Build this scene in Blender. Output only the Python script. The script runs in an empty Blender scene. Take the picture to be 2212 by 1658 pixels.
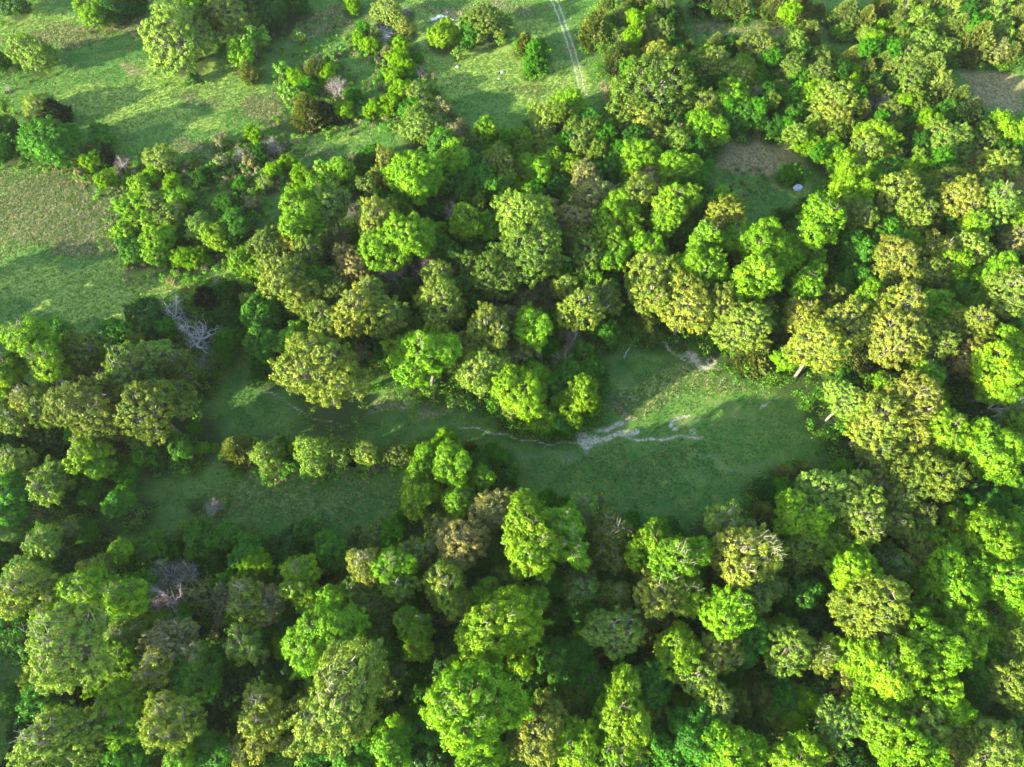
import bpy, math, random
import numpy as np
from mathutils import Vector

# ------------------------------------------------------------------ camera, sky, sun, exposure
scene = bpy.context.scene
COL = scene.collection
F, PITCH, CAM_H = 1562.0, math.radians(63), 130.0     # focal length in 2212-px units, tilt below horizon, metres above ground
SUN_EL, SUN_TRAVEL = math.radians(16.5), math.radians(29)   # light travels towards +x, +y
EXPOSURE = 2.1
SUN_STRENGTH, SKY_STRENGTH = 4.8, 0.148

cam = bpy.data.cameras.new('camera'); camo = bpy.data.objects.new('camera', cam); COL.objects.link(camo)
cam.sensor_width = 36; cam.lens = 36 * F / 2212; cam.clip_end = 6000; cam.clip_start = 1
camo.location = (0, 0, CAM_H); camo.rotation_euler = (math.pi / 2 - PITCH, 0, 0)
scene.camera = camo

w = bpy.data.worlds.new('World'); scene.world = w; w.use_nodes = True
sky = w.node_tree.nodes.new('ShaderNodeTexSky'); sky.sky_type = 'NISHITA'; sky.sun_disc = False
sky.sun_elevation = SUN_EL
sky.sun_rotation = math.atan2(-math.cos(SUN_TRAVEL), -math.sin(SUN_TRAVEL))
bg = w.node_tree.nodes['Background']; bg.inputs[1].default_value = SKY_STRENGTH
w.node_tree.links.new(sky.outputs[0], bg.inputs[0])
sun = bpy.data.lights.new('sun', 'SUN'); sun.energy = SUN_STRENGTH; sun.angle = math.radians(0.6); sun.color = (1, 0.90, 0.62)
suno = bpy.data.objects.new('sun', sun); COL.objects.link(suno)
d = Vector((math.cos(SUN_TRAVEL) * math.cos(SUN_EL), math.sin(SUN_TRAVEL) * math.cos(SUN_EL), -math.sin(SUN_EL)))
suno.rotation_euler = d.to_track_quat('-Z', 'Y').to_euler()
suno.location = (-100, -60, 200)
vs = scene.view_settings
vs.view_transform = 'Standard'; vs.look = 'None'; vs.exposure = EXPOSURE; vs.gamma = 1

# ------------------------------------------------------------------ helpers
rng = np.random.default_rng(7)
random.seed(7)

def terrain(x, y):
    x = np.asarray(x, float); y = np.asarray(y, float)
    return 0.45 * np.sin(x * 0.043 + 1.0) * np.cos(y * 0.037 + 0.4) + 0.22 * np.sin(x * 0.11 + y * 0.07) + 0.10 * np.sin(x * 0.31 - y * 0.23 + 2)

def at(px, py, z=0.0):
    """where the line of sight through a photo point (2212 px wide) meets height z"""
    u = (px - 1106) / F; v = (py - 829) / F
    d = np.array([u, math.cos(PITCH) - v * math.sin(PITCH), -math.sin(PITCH) - v * math.cos(PITCH)])
    return d * ((z - CAM_H) / d[2]) + np.array([0, 0, CAM_H]), (CAM_H - z) / -d[2]   # point, depth along the axis

def nrm(a): return a / np.maximum(np.linalg.norm(a, axis=-1, keepdims=True), 1e-9)

def mesh_from(name, verts, faces_flat, loop_n, mat=None, attrs=None, smooth=False):
    me = bpy.data.meshes.new(name)
    verts = np.asarray(verts, np.float32); nf = len(faces_flat) // loop_n
    me.vertices.add(len(verts)); me.vertices.foreach_set('co', verts.ravel())
    me.loops.add(nf * loop_n); me.polygons.add(nf)
    me.loops.foreach_set('vertex_index', np.asarray(faces_flat, np.int32).ravel())
    me.polygons.foreach_set('loop_start', np.arange(nf, dtype=np.int32) * loop_n)
    try: me.polygons.foreach_set('loop_total', np.full(nf, loop_n, np.int32))
    except Exception: pass
    if smooth: me.polygons.foreach_set('use_smooth', np.ones(nf, bool))
    me.update(calc_edges=True); me.validate()
    for k, (dom, typ, arr) in (attrs or {}).items():
        a = me.attributes.new(k, typ, dom)
        a.data.foreach_set('color' if typ == 'FLOAT_COLOR' else 'value', np.asarray(arr, np.float32).ravel())
    if mat: me.materials.append(mat)
    return me

def link(name, me, parent=None, loc=None, color=None):
    o = bpy.data.objects.new(name, me); COL.objects.link(o)
    if parent: o.parent = parent
    if loc is not None: o.location = loc
    if color is not None: o.color = (*color, 1)
    return o

def tag(o, label=None, cat=None, group=None, kind=None):
    for k, v in (('label', label), ('category', cat), ('group', group), ('kind', kind)):
        if v: o[k] = v
    return o

class NT:
    def __init__(s, name):
        s.m = bpy.data.materials.new(name); s.m.use_nodes = True
        s.t = s.m.node_tree; s.t.nodes.clear(); s.out = s.n('ShaderNodeOutputMaterial')
    def n(s, typ, **kw):
        nd = s.t.nodes.new(typ)
        for k, v in kw.items():
            if k.startswith('i_'):
                key = k[2:]; nd.inputs[int(key) if key.isdigit() else key].default_value = v
            else: setattr(nd, k, v)
        return nd
    def l(s, a, b): s.t.links.new(a, b)
    def noise(s, scale, detail=3, rough=.55, vec=None):
        n = s.n('ShaderNodeTexNoise'); n.inputs['Scale'].default_value = scale; n.inputs['Detail'].default_value = detail; n.inputs['Roughness'].default_value = rough
        if vec is not None: s.l(vec, n.inputs['Vector'])
        return n.outputs['Fac']
    def math(s, op, a, b=None, clamp=False):
        m = s.n('ShaderNodeMath', operation=op, use_clamp=clamp)
        for i, v in enumerate((a, b)):
            if v is None: continue
            if isinstance(v, (int, float)): m.inputs[i].default_value = v
            else: s.l(v, m.inputs[i])
        return m.outputs[0]
    def ramp(s, v, lo, hi, a=0., b=1.):
        m = s.n('ShaderNodeMapRange'); m.interpolation_type = 'SMOOTHSTEP'
        s.l(v, m.inputs[0])
        for i, q in zip((1, 2, 3, 4), (lo, hi, a, b)): m.inputs[i].default_value = q
        return m.outputs[0]
    def mix(s, f, a, b, mode='MIX'):
        m = s.n('ShaderNodeMix', data_type='RGBA', blend_type=mode)
        for sock, v in ((m.inputs[0], f), (m.inputs[6], a), (m.inputs[7], b)):
            if isinstance(v, (int, float)): sock.default_value = v
            elif isinstance(v, tuple): sock.default_value = (*v, 1)
            else: s.l(v, sock)
        return m.outputs[2]
    def attr(s, name, sock='Fac'):
        a = s.n('ShaderNodeAttribute', attribute_name=name); return a.outputs[sock]

# ------------------------------------------------------------------ materials
def leaf_material():
    k = NT('leaf'); oi = k.n('ShaderNodeObjectInfo'); t = k.attr('tint')
    warm = k.mix(k.ramp(t, .45, 1.), oi.outputs['Color'], k.mix(1., oi.outputs['Color'], (1.28, 1.20, .75), 'MULTIPLY'))
    cool = k.mix(k.ramp(t, .5, 0.), warm, k.mix(1., oi.outputs['Color'], (.58, .74, .70), 'MULTIPLY'))
    tcn = k.n('ShaderNodeTexCoord'); nz = k.noise(.55, 3, .6, tcn.outputs['Object'])
    cool = k.mix(k.ramp(nz, .40, .62), k.mix(1., cool, (.72, .80, .80), 'MULTIPLY'), k.mix(1., cool, (1.22, 1.10, .95), 'MULTIPLY'))
    dif = k.n('ShaderNodeBsdfDiffuse'); tr = k.n('ShaderNodeBsdfTranslucent'); gl = k.n('ShaderNodeBsdfGlossy', i_Roughness=.45)
    gl.inputs['Color'].default_value = (1, 1, 1, 1)
    k.l(cool, dif.inputs['Color']); k.l(k.mix(1., cool, (1.25, 1.2, .5), 'MULTIPLY'), tr.inputs['Color'])
    m = k.n('ShaderNodeMixShader', i_0=.30); k.l(dif.outputs[0], m.inputs[1]); k.l(tr.outputs[0], m.inputs[2])
    m2 = k.n('ShaderNodeMixShader', i_0=.012); k.l(m.outputs[0], m2.inputs[1]); k.l(gl.outputs[0], m2.inputs[2])
    k.l(m2.outputs[0], k.out.inputs[0]); return k.m

def bark_material(name, a, b):
    k = NT(name); n = k.noise(3., 4)
    c = k.mix(k.ramp(n, .35, .65), a, b)
    p = k.n('ShaderNodeBsdfPrincipled', i_Roughness=.85); k.l(c, p.inputs['Base Color']); k.l(p.outputs[0], k.out.inputs[0]); return k.m

def flat_material(name, a, b, scale=4., rough=.7):
    return bark_material(name, a, b)

LEAF = leaf_material()
BARK = bark_material('oak_bark', (.14, .12, .09), (.26, .23, .18))
PALEBARK = bark_material('pale_bark', (.22, .20, .16), (.38, .35, .29))
SILVER = bark_material('weathered_wood', (.40, .38, .38), (.62, .59, .58))
TWIG = bark_material('bare_twig', (.32, .26, .27), (.48, .41, .41))
WHITE = bark_material('white_sheet', (.62, .60, .58), (.80, .78, .76))
RUST = bark_material('rusty_sheet', (.35, .14, .09), (.50, .28, .18))
TARP = bark_material('pale_blue_tarp', (.30, .45, .62), (.75, .80, .85))
ROCK = bark_material('pale_rock', (.50, .47, .42), (.72, .70, .66))

def col_leaf_material(name):
    k = NT(name); c = k.attr('hue', 'Color')
    dif = k.n('ShaderNodeBsdfDiffuse'); tr = k.n('ShaderNodeBsdfTranslucent'); k.l(c, dif.inputs['Color']); k.l(c, tr.inputs['Color'])
    m = k.n('ShaderNodeMixShader', i_0=.35); k.l(dif.outputs[0], m.inputs[1]); k.l(tr.outputs[0], m.inputs[2]); k.l(m.outputs[0], k.out.inputs[0]); return k.m

def ground_material():
    k = NT('meadow'); tc = k.n('ShaderNodeTexCoord'); v = tc.outputs['Object']
    sep = k.n('ShaderNodeSeparateColor'); k.l(k.attr('cover', 'Color'), sep.inputs[0])
    sand, dry, soil = sep.outputs[0], sep.outputs[1], sep.outputs[2]
    lush = k.attr('lush'); floor = k.attr('floor')
    big = k.noise(.035, 4, .6, v); mid = k.noise(.28, 4, .6, v); fine = k.noise(1.7, 4, .7, v); tiny = k.noise(5.5, 3, .7, v)
    g = k.mix(k.ramp(big, .35, .65), (.060, .190, .030), (.105, .235, .040))
    g = k.mix(k.ramp(mid, .40, .62, 0, .8), g, (.150, .270, .050))
    g = k.mix(k.ramp(fine, .55, .70, 0, .45), g, (.26, .27, .11))
    g = k.mix(k.ramp(tiny, .52, .40, 0, .55), g, (.050, .115, .030))
    def m(x, c, lo=.30, hi=.62, kk=.55):
        return k.ramp(k.math('ADD', x, k.math('MULTIPLY', k.math('SUBTRACT', c, .5), kk)), lo, hi)
    g = k.mix(k.math('MULTIPLY', m(lush, mid), .8), g, k.mix(k.ramp(fine, .4, .6), (.22, .36, .055), (.38, .47, .10)))
    dcol = k.mix(k.ramp(fine, .40, .60), (.29, .32, .12), (.55, .50, .31))
    dcol = k.mix(k.ramp(tiny, .50, .62, 0, .7), dcol, (.55, .47, .31))
    g = k.mix(k.math('MULTIPLY', m(dry, fine, .25, .7, 1.1), .85), g, dcol)
    g = k.mix(k.math('MULTIPLY', m(soil, mid, .3, .7, .7), .8), g, k.mix(k.ramp(fine, .35, .65), (.24, .165, .10), (.42, .295, .18)))
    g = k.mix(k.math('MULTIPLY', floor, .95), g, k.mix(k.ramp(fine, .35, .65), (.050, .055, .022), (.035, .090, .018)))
    sc = k.noise(1.6, 6, .85, v)
    sm = k.ramp(k.math('ADD', sand, k.math('MULTIPLY', k.math('SUBTRACT', sc, .5), 2.0)), .45, .95)
    sm = k.math('MULTIPLY', sm, k.ramp(sand, .02, .2))
    sm = k.math('MULTIPLY', sm, k.ramp(fine, .38, .60, .25, 1.))
    g = k.mix(k.math('MULTIPLY', k.ramp(sand, .05, .6), .45), g, (.17, .19, .09))
    g = k.mix(k.math('MULTIPLY', sm, .92), g, k.mix(k.ramp(tiny, .35, .65), (.42, .38, .30), (.72, .68, .58)))
    p = k.n('ShaderNodeBsdfPrincipled', i_Roughness=.95); p.inputs['Specular IOR Level'].default_value = .15
    k.l(g, p.inputs['Base Color'])
    b = k.n('ShaderNodeBump', i_Strength=.9, i_Distance=.22)
    k.l(k.math('ADD', k.math('MULTIPLY', fine, .8), k.math('MULTIPLY', tiny, .6)), b.inputs['Height']); k.l(b.outputs[0], p.inputs['Normal'])
    k.l(p.outputs[0], k.out.inputs[0]); return k.m

# ------------------------------------------------------------------ what grows where: photo x, y of the crown's middle, half width, kind
# kinds: L lime, G fresh green, D deep green (dark tone partly painted shade), O olive, Y golden olive, T tan, P pale sage, H half leafed, B bare twiggy,
#        C bronze cedar, K dark cedar, X silver dead, S low shrub, W weedy sapling, N broken snag
AREAS = [
 ('by the top left pasture', .75, '''70,120,38,P 205,30,30,L 255,18,32,D 385,88,64,P 408,28,44,L 500,40,48,O 458,12,30,D 520,108,30,L 537,152,20,C 88,238,30,P 118,242,24,K
   110,312,46,G 15,290,26,D 10,332,26,D 14,240,12,W 18,195,9,B 200,352,20,L 225,338,18,K 215,292,26,G 345,345,28,P 415,168,14,S 25,5,32,D 5,140,18,D 290,8,26,D 545,92,16,W 572,84,12,W'''),
 ('at top edge beyond the pasture', .75, '''590,28,34,D 560,6,34,D 632,2,30,D 760,8,18,L 838,30,25,P 875,22,14,B 876,58,18,Y 783,62,14,G 808,72,12,P 955,76,26,L 1050,50,36,O 1020,66,26,G 645,80,8,W 988,118,8,W 1082,92,6,W'''),
 ('in the thicket left of treeline', .75, '''637,165,18,L 703,160,20,L 665,188,20,G 727,182,28,B 678,150,24,C 664,236,32,C 702,240,24,K 742,240,18,L 762,205,14,G 718,120,10,S 610,150,10,W 627,205,12,W'''),
 ('in the upper lime treeline', .7, '''775,86,14,L 800,98,14,L 865,104,18,L 838,112,13,T 858,132,20,L 882,150,16,L 850,168,18,L 900,130,12,G 905,156,14,B 870,202,22,L 905,205,24,P 842,226,20,L 806,236,18,L 890,238,22,G 926,205,13,G
   920,246,26,P 958,232,24,H 905,278,30,P 950,268,24,P 930,302,20,Y 990,282,26,H'''),
 ('in the brush under the pasture', .7, '''260,350,22,B 437,380,20,D 545,292,20,L 472,300,22,H 520,335,24,B 300,398,24,L 228,390,20,L 332,376,22,L 372,394,20,L 585,312,28,B 560,332,22,D 592,372,20,L 624,352,18,L 650,380,22,L 575,398,18,P 538,345,18,H 480,345,18,H 170,372,12,H 410,352,14,O 520,400,16,G'''),
 ('in clump above shaded left field', .8, '''270,502,24,L 312,478,28,L 345,530,32,L 290,540,26,G 370,468,28,P 287,442,26,L 335,438,24,P 385,432,26,L 432,494,28,P 470,518,34,L 512,492,34,G 425,562,20,L 400,512,20,D 496,452,26,D 540,440,16,H 395,560,22,L'''),
 ('around the silver dead trees', .8, '''410,634,17,Y 447,646,30,K 497,640,26,D 505,696,24,D 525,697,20,G 320,692,34,D 265,730,36,G 370,676,40,X 425,722,52,X 438,785,24,B 330,655,12,W 470,700,26,D 345,728,20,D 300,735,28,D'''),
 ('in the left wood', 1.3, '''75,745,42,L 118,728,34,G 18,800,34,L 112,792,36,L 190,772,42,O 345,775,34,P 392,790,30,O 282,802,44,O 198,890,62,O 335,885,66,O 237,848,34,Y 62,866,32,Y 100,888,34,O 12,850,24,L 152,852,26,O 30,912,34,O 110,932,34,D 300,938,30,O'''),
 ('in the lower left wood', 1.3, '''187,980,34,L 217,1010,26,L 150,972,24,D 320,971,28,G 390,966,24,G 37,1000,32,P 105,1048,36,P 30,1080,42,G 162,1080,28,D 262,1091,27,G 233,1058,16,G 155,1140,18,P 192,1155,18,G 95,1174,36,P 20,955,34,D 75,985,26,D 420,932,14,G'''),
 ('in the lower field', .8, '''423,1094,14,S 463,1094,24,B 440,970,13,L 466,970,9,L 238,1120,6,W 296,1131,6,W 870,1112,12,G 858,1134,18,G 775,1154,14,S'''),
 ('in the hedgerow', .86, '''515,974,34,C 578,985,28,P 583,955,12,B 603,968,20,G 618,985,20,D 645,976,14,L 679,980,31,P 723,977,27,P 785,980,23,P 817,985,11,P 855,982,20,O 888,974,13,L 903,984,11,L 750,988,18,K 803,995,12,K'''),
 ('in clump at hedgerow end', .9, '''963,946,17,L 928,985,28,L 978,1001,40,L 913,1026,26,L 903,1072,36,L 1035,996,24,G 1040,1034,28,L 1015,966,12,C 994,1084,34,L 985,1115,24,G 1080,990,20,G 1100,1025,16,G 1060,970,14,G'''),
 ('edging the lower field', 1.05, '''20,1205,30,D 50,1238,32,P 150,1216,32,D 212,1232,30,Y 262,1192,25,L 300,1202,25,G 185,1195,24,D 330,1184,26,G 375,1200,27,D 397,1150,14,P 435,1165,28,G 487,1160,27,G 530,1190,28,G 475,1213,25,D 573,1190,28,D 570,1222,20,L
   660,1146,24,G 634,1176,32,D 723,1192,40,G 815,1162,30,O 948,1148,30,O 1066,1106,40,T 1092,1120,28,Y 992,1174,46,T'''),
 ('just below the lower field', 1.4, '''789,1219,34,Y 849,1224,34,L 904,1196,36,O 648,1230,28,L 978,1226,28,P 356,1236,28,B 400,1236,28,B 610,1215,26,D 690,1235,26,D'''),
 ('in the bottom left corner', 1.35, '''57,1276,44,P 192,1274,42,L 119,1317,34,L 205,1318,30,G 272,1284,38,L 288,1330,32,G 268,1368,34,P 150,1398,74,P 120,1456,32,P 258,1424,43,L 372,1384,44,T 342,1441,33,Y 420,1408,28,P 461,1304,56,H 360,1292,44,B
   535,1293,36,Y 530,1392,36,P 427,1462,46,G 38,1345,36,G 50,1392,34,G 25,1513,30,G 88,1516,36,G 150,1508,42,D 250,1520,44,L 214,1560,34,Y 262,1562,38,L 376,1560,56,Y 114,1594,56,P 188,1614,36,O 272,1618,46,G 390,1636,32,L 520,1626,24,Y 495,1500,38,D 330,1494,36,D 60,1570,34,D 455,1552,34,D 40,1640,34,D 460,1625,36,G'''),
 ('at the bottom left of centre', 1.2, '''572,1306,34,T 649,1263,34,L 664,1297,26,L 612,1293,25,G 722,1298,35,L 779,1267,36,P 854,1260,37,P 798,1301,40,O 824,1348,30,O 694,1384,66,L 685,1328,26,L 612,1361,30,G 566,1384,28,G 860,1316,28,G 895,1351,38,L
   889,1302,26,G 903,1393,30,L 810,1402,40,G 966,1270,44,Y 978,1338,36,H 1073,1356,70,L 1054,1286,30,L 962,1416,40,D 1010,1432,28,O 740,1508,86,P 803,1446,44,O 842,1466,34,O 571,1532,42,Y 640,1527,25,Y 628,1606,25,Y 567,1598,32,Y 664,1566,28,Y
   1015,1532,84,L 985,1472,32,L 1040,1632,50,L 858,1500,24,D 915,1506,30,G 912,1564,36,G 773,1627,56,G 848,1611,40,L 560,1460,40,D 625,1450,34,D 930,1630,40,D 690,1640,36,G'''),
 ('at the bottom right of centre', 1.15, '''1253,1267,36,P 1189,1264,26,G 1296,1268,25,G 1336,1288,28,P 1428,1281,50,Y 1480,1276,44,L 1406,1324,36,O 1568,1266,25,C 1626,1281,38,P 1567,1324,50,L 1618,1380,42,G 1465,1410,46,L 1551,1413,42,Y 1497,1463,40,P 1543,1513,42,P
   1326,1368,48,P 1262,1321,34,G 1207,1337,30,G 1243,1407,34,G 1193,1431,48,G 1281,1476,40,G 1121,1316,40,L 1122,1418,34,L 1126,1482,34,G 1341,1468,20,H 1223,1492,22,B 1345,1543,56,L 1402,1476,44,G 1164,1582,52,Y 1180,1536,42,O 1246,1618,42,L
   1326,1632,42,L 1517,1592,54,G 1569,1618,50,L 1631,1498,42,C 1440,1560,40,D 1450,1630,40,G 1390,1402,36,D 1500,1345,34,D 1260,1550,34,D 1620,1570,36,D'''),
 ('in the bottom right corner', 1., '''1849,1264,50,L 1886,1308,60,Y 1870,1346,54,Y 1734,1282,37,G 1695,1318,28,D 1669,1268,27,P 2048,1264,56,L 2159,1260,44,L 2196,1301,36,L 2001,1392,56,L 2070,1368,50,L 2130,1360,34,L 2089,1442,42,G 2190,1386,36,O 2169,1418,26,Y
   1702,1400,48,P 1772,1418,36,Y 1824,1414,38,L 1829,1481,36,Y 1909,1442,56,L 1897,1494,50,L 1942,1502,38,L 2021,1507,54,L 1896,1568,46,L 1984,1561,46,P 2059,1584,36,Y 2114,1573,30,P 2130,1624,54,P 2190,1488,46,P 2188,1552,38,G 1970,1632,58,L
   1919,1619,24,Y 1720,1632,44,L 1808,1557,42,P 1684,1500,36,G 1829,1632,38,D 2204,1638,32,L 2080,1640,22,T 1770,1500,40,D 1755,1350,34,D 1940,1355,34,D'''),
 ('below the sandy field', 1.35, '''1141,1089,16,B 1181,1082,20,G 1225,1086,14,G 1263,1104,32,P 1293,1090,18,P 1309,1110,12,G 1218,1136,44,L 1137,1145,48,L 1158,1200,50,L 1230,1186,34,L 1323,1152,38,O 1318,1194,34,O 1281,1219,25,O 1363,1129,20,G 1441,1148,25,G 1482,1174,20,G
   1526,1187,22,G 1401,1183,46,L 1466,1210,50,L 1563,1124,34,P 1597,1147,27,P 1643,1116,30,C 1651,1058,24,D 1602,1200,56,Y 1643,1192,40,P 1640,1150,24,D'''),
 ('right of the sandy field', 1., '''1823,868,34,P 1921,850,34,L 1971,872,52,Y 1889,911,50,Y 1959,936,44,Y 2034,929,40,L 2066,955,34,L 1896,978,40,O 1920,1009,30,D 2134,978,52,L 2154,911,34,H 2196,904,32,L 2096,866,40,X 2159,841,38,L 2110,905,30,D 2080,985,26,D
   2010,1028,50,O 1954,1032,42,O 2098,1054,34,D 2030,1085,34,D 2184,1041,42,G 2134,1099,36,G 2064,1124,26,L'''),
 ('right of lower sandy field', 1., '''1739,1026,28,C 1701,1030,26,C 1834,1038,26,K 1884,1054,28,T 1771,1069,46,P 1839,1080,50,P 1863,1126,46,P 1946,1084,30,Y 1929,1136,32,Y 1985,1110,32,O 1971,1160,30,P 1726,1124,46,L 1729,1178,50,O 1801,1171,30,L 1846,1176,26,O
   2191,1142,36,L 2134,1172,50,L 2029,1174,32,L 1989,1212,32,Y 2066,1214,44,L 1921,1220,36,O 1833,1229,44,L 1669,1211,30,O 2170,1226,42,L 2020,1244,34,L 2170,1095,30,D'''),
 ('in the upper part of grove', .87, '''1048,286,26,L 960,325,32,G 985,345,34,L 895,385,52,L 838,350,26,Y 820,380,20,Y 760,350,26,H 802,336,20,G 768,392,22,G 735,370,24,L 690,405,26,L 800,402,26,O 1075,350,30,O 1030,380,30,G 1085,312,22,G 1096,298,14,L 1060,405,28,G
   650,420,22,L 700,375,14,W 940,395,32,G 1000,405,30,G'''),
 ('in the left end of grove', 1., '''653,474,42,L 715,446,40,P 768,452,30,B 583,540,36,O 641,522,36,Y 605,572,30,T 672,554,36,O 728,520,38,H 615,606,42,Y 562,590,28,L 648,646,36,Y 693,612,34,G 733,640,34,O 702,698,38,O 568,680,42,G 573,740,38,G 575,790,30,D
   634,735,30,L 691,802,74,Y 778,752,34,H 640,690,30,D 520,568,24,L 760,580,34,T 705,752,30,O'''),
 ('in the left half of grove', 1., '''815,480,36,Y 815,545,36,L 878,520,48,L 868,444,24,L 953,544,32,G 848,590,38,B 923,578,34,B 953,604,38,P 1008,625,36,G 795,588,22,L 877,622,22,G 803,634,34,P 773,677,44,Y 826,686,44,Y 865,709,22,O 953,660,54,P 908,714,26,O
   835,760,30,D 870,748,30,L 948,737,34,L 921,774,48,L 1015,764,38,Y 1053,710,44,Y 1042,800,42,P 1098,684,26,T 1073,592,50,O 1015,584,34,O 1050,494,28,L 1008,482,36,L 1028,534,24,G 1098,460,28,P 975,457,24,B 910,460,28,D 760,560,26,D 925,640,26,D'''),
 ('in the centre of the grove', 1., '''1131,468,54,P 1143,539,58,O 1178,457,24,T 1241,478,33,T 1286,430,34,T 1208,524,17,L 1253,522,32,O 1261,556,36,O 1326,464,40,L 1326,510,38,L 1331,554,34,L 1373,430,40,Y 1411,430,30,T 1456,446,40,L 1436,478,34,L 1381,462,28,O 1560,440,26,L
   1568,468,38,Y 1600,505,20,G 1510,455,30,G 1475,505,26,G 1180,590,30,D 1380,500,26,D'''),
 ('in the right half of grove', 1., '''1398,540,34,L 1406,592,46,Y 1406,636,40,Y 1393,690,24,C 1401,724,20,C 1278,610,26,L 1306,648,34,O 1318,608,22,G 1226,624,30,P 1253,670,40,Y 1161,622,36,H 1136,648,22,T 1181,668,24,H 1151,702,36,L 1213,722,22,H 1236,738,24,B 1181,749,22,G
   1126,768,28,T 1218,790,44,H 1256,759,26,G 1281,800,28,G 1306,714,24,G 1521,524,38,L 1518,584,48,L 1588,516,30,L 1643,528,44,L 1631,602,44,L 1671,560,40,L 1473,590,28,G 1481,662,46,Y 1543,664,40,Y 1610,706,48,Y 1584,732,22,C 1631,764,36,C
   1593,647,28,B 1356,705,14,G 1440,560,26,D 1565,560,26,D 1350,655,24,D'''),
 ('on grove tip beside sandy trail', .85, '''1123,850,44,L 1256,852,38,L 1158,872,26,B 1191,866,24,C 1231,884,28,L 1201,906,28,G 1200,836,34,G 1150,820,34,L 1095,838,30,L 1108,876,24,P 1232,812,34,G 1268,822,28,G 1275,876,20,L 1172,896,26,L 1085,802,30,L 1250,902,16,G 1140,868,26,L 1215,868,26,L 940,826,18,S 860,828,9,S'''),
 ('above the grove by wheel tracks', .8, '''1133,96,20,C 1160,114,22,G 1156,145,20,G 1225,240,36,L 1270,266,30,G 1300,282,30,G 1255,300,38,O 1175,260,30,P 1130,300,26,L 1176,300,28,O 1190,335,30,L 1155,370,34,L 1230,360,28,L 1205,402,24,G 1264,396,42,T 1282,362,24,G
   1322,360,30,G 1382,350,46,L 1395,402,38,T 1460,372,42,L 1506,380,28,G 1440,408,30,L 1130,410,22,L 1330,400,26,D'''),
 ('left of the brown clearing', .8, '''1410,202,66,O 1435,240,38,D 1381,258,38,Y 1404,305,34,Y 1350,272,22,O 1358,220,20,G 1458,286,26,Y 1510,240,36,P 1522,288,38,L 1575,218,36,L 1604,258,30,G 1624,196,26,H 1642,160,20,G 1480,180,28,O 1530,150,38,Y 1585,168,38,Y 1520,192,24,D
   1640,108,36,O 1545,98,24,C 1520,120,20,L 1575,104,22,D 1478,325,26,D'''),
 ('at top right of wheel tracks', .8, '''1285,66,30,C 1318,75,18,L 1308,104,12,C 1310,22,24,C 1345,38,24,P 1370,10,26,C 1430,14,30,O 1463,30,16,C 1440,48,24,D 1386,28,18,G 1400,64,26,O 1345,84,20,O 1385,92,26,C 1430,78,28,O 1470,78,15,C 1450,98,20,D 1370,125,16,L 1416,124,28,Y
   1335,126,30,C 1376,160,28,L 1460,138,28,O 1488,106,18,C'''),
 ('above the brown clearing', .8, '''1515,4,20,K 1556,6,22,C 1595,10,24,C 1650,6,20,C 1676,16,24,C 1732,18,28,C 1768,26,16,C 1752,70,20,C 1748,46,14,B 1690,100,28,P 1710,145,30,O 1760,126,24,O 1790,124,16,C 1770,165,32,O 1690,186,18,H 1732,184,16,P 1716,145,22,O 1726,168,22,G
   1762,202,30,L 1808,222,44,P 1800,264,38,Y 1715,245,28,G 1745,292,20,L 1795,322,28,L 1710,375,20,G 1840,385,40,L 1660,215,26,D 1673,275,22,D'''),
 ('in the top right wood', .8, '''1830,30,28,C 1820,62,16,P 1870,42,26,C 1900,58,20,L 1906,90,22,P 1905,14,24,C 1950,18,28,P 2000,14,26,C 2050,24,28,P 2100,18,28,C 2150,20,26,P 2196,14,26,C 1942,50,26,O 1985,52,34,P 2035,58,26,P 2066,66,28,C 2110,90,34,C 2150,70,30,P
   2190,50,28,C 2130,50,26,P 2155,110,24,T 2182,116,22,C 2205,84,24,C 1990,100,36,P 2035,105,30,P 1960,132,34,P 1905,138,22,C 1845,120,22,C 1872,150,22,C 2010,150,36,C 1976,176,34,O 2030,190,30,Y 1926,150,24,O 1850,160,18,L 1855,245,26,C
   1900,214,30,B 1930,226,22,P 1966,216,22,C 2002,225,22,C 2032,204,30,C 2068,216,28,C 2100,235,24,C 2085,255,34,K 1885,185,24,D'''),
 ('at the upper right edge', .8, '''2029,252,30,G 1926,252,28,O 1960,268,24,D 1890,300,44,L 1870,336,38,P 1975,300,20,T 2020,300,34,P 2050,322,38,P 2110,305,28,O 2103,345,24,T 2150,370,40,Y 2176,288,34,L 2202,330,30,G 1900,382,34,G 1935,356,24,O 1965,380,34,L 2012,348,26,D
   2035,400,36,Y 2080,390,30,O 2120,402,36,Y 2190,400,30,T 2070,270,28,D 1925,322,24,D 2150,325,24,D'''),
 ('right of the grove', 1., '''1766,487,44,L 1849,545,36,G 1859,604,28,G 1690,470,16,D 1735,448,14,D 1834,424,34,L 1871,442,36,G 1934,430,40,Y 1971,460,32,Y 1941,470,24,L 1854,476,36,O 1896,480,24,Y 1974,494,22,Y 1914,516,38,G 1964,528,28,L 1934,572,42,Y 1964,612,26,O
   1921,624,34,G 1895,621,16,B 1741,620,38,L 1696,554,36,L 1751,564,26,L 1871,656,34,L 1789,652,32,O 1734,690,42,Y 1829,702,46,Y 1764,752,50,Y 1859,775,34,C 1940,672,46,Y 1926,736,56,Y 1674,694,24,G 1684,736,26,C 1696,772,26,L 1934,804,32,C 1815,590,28,D 1790,560,24,D'''),
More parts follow.
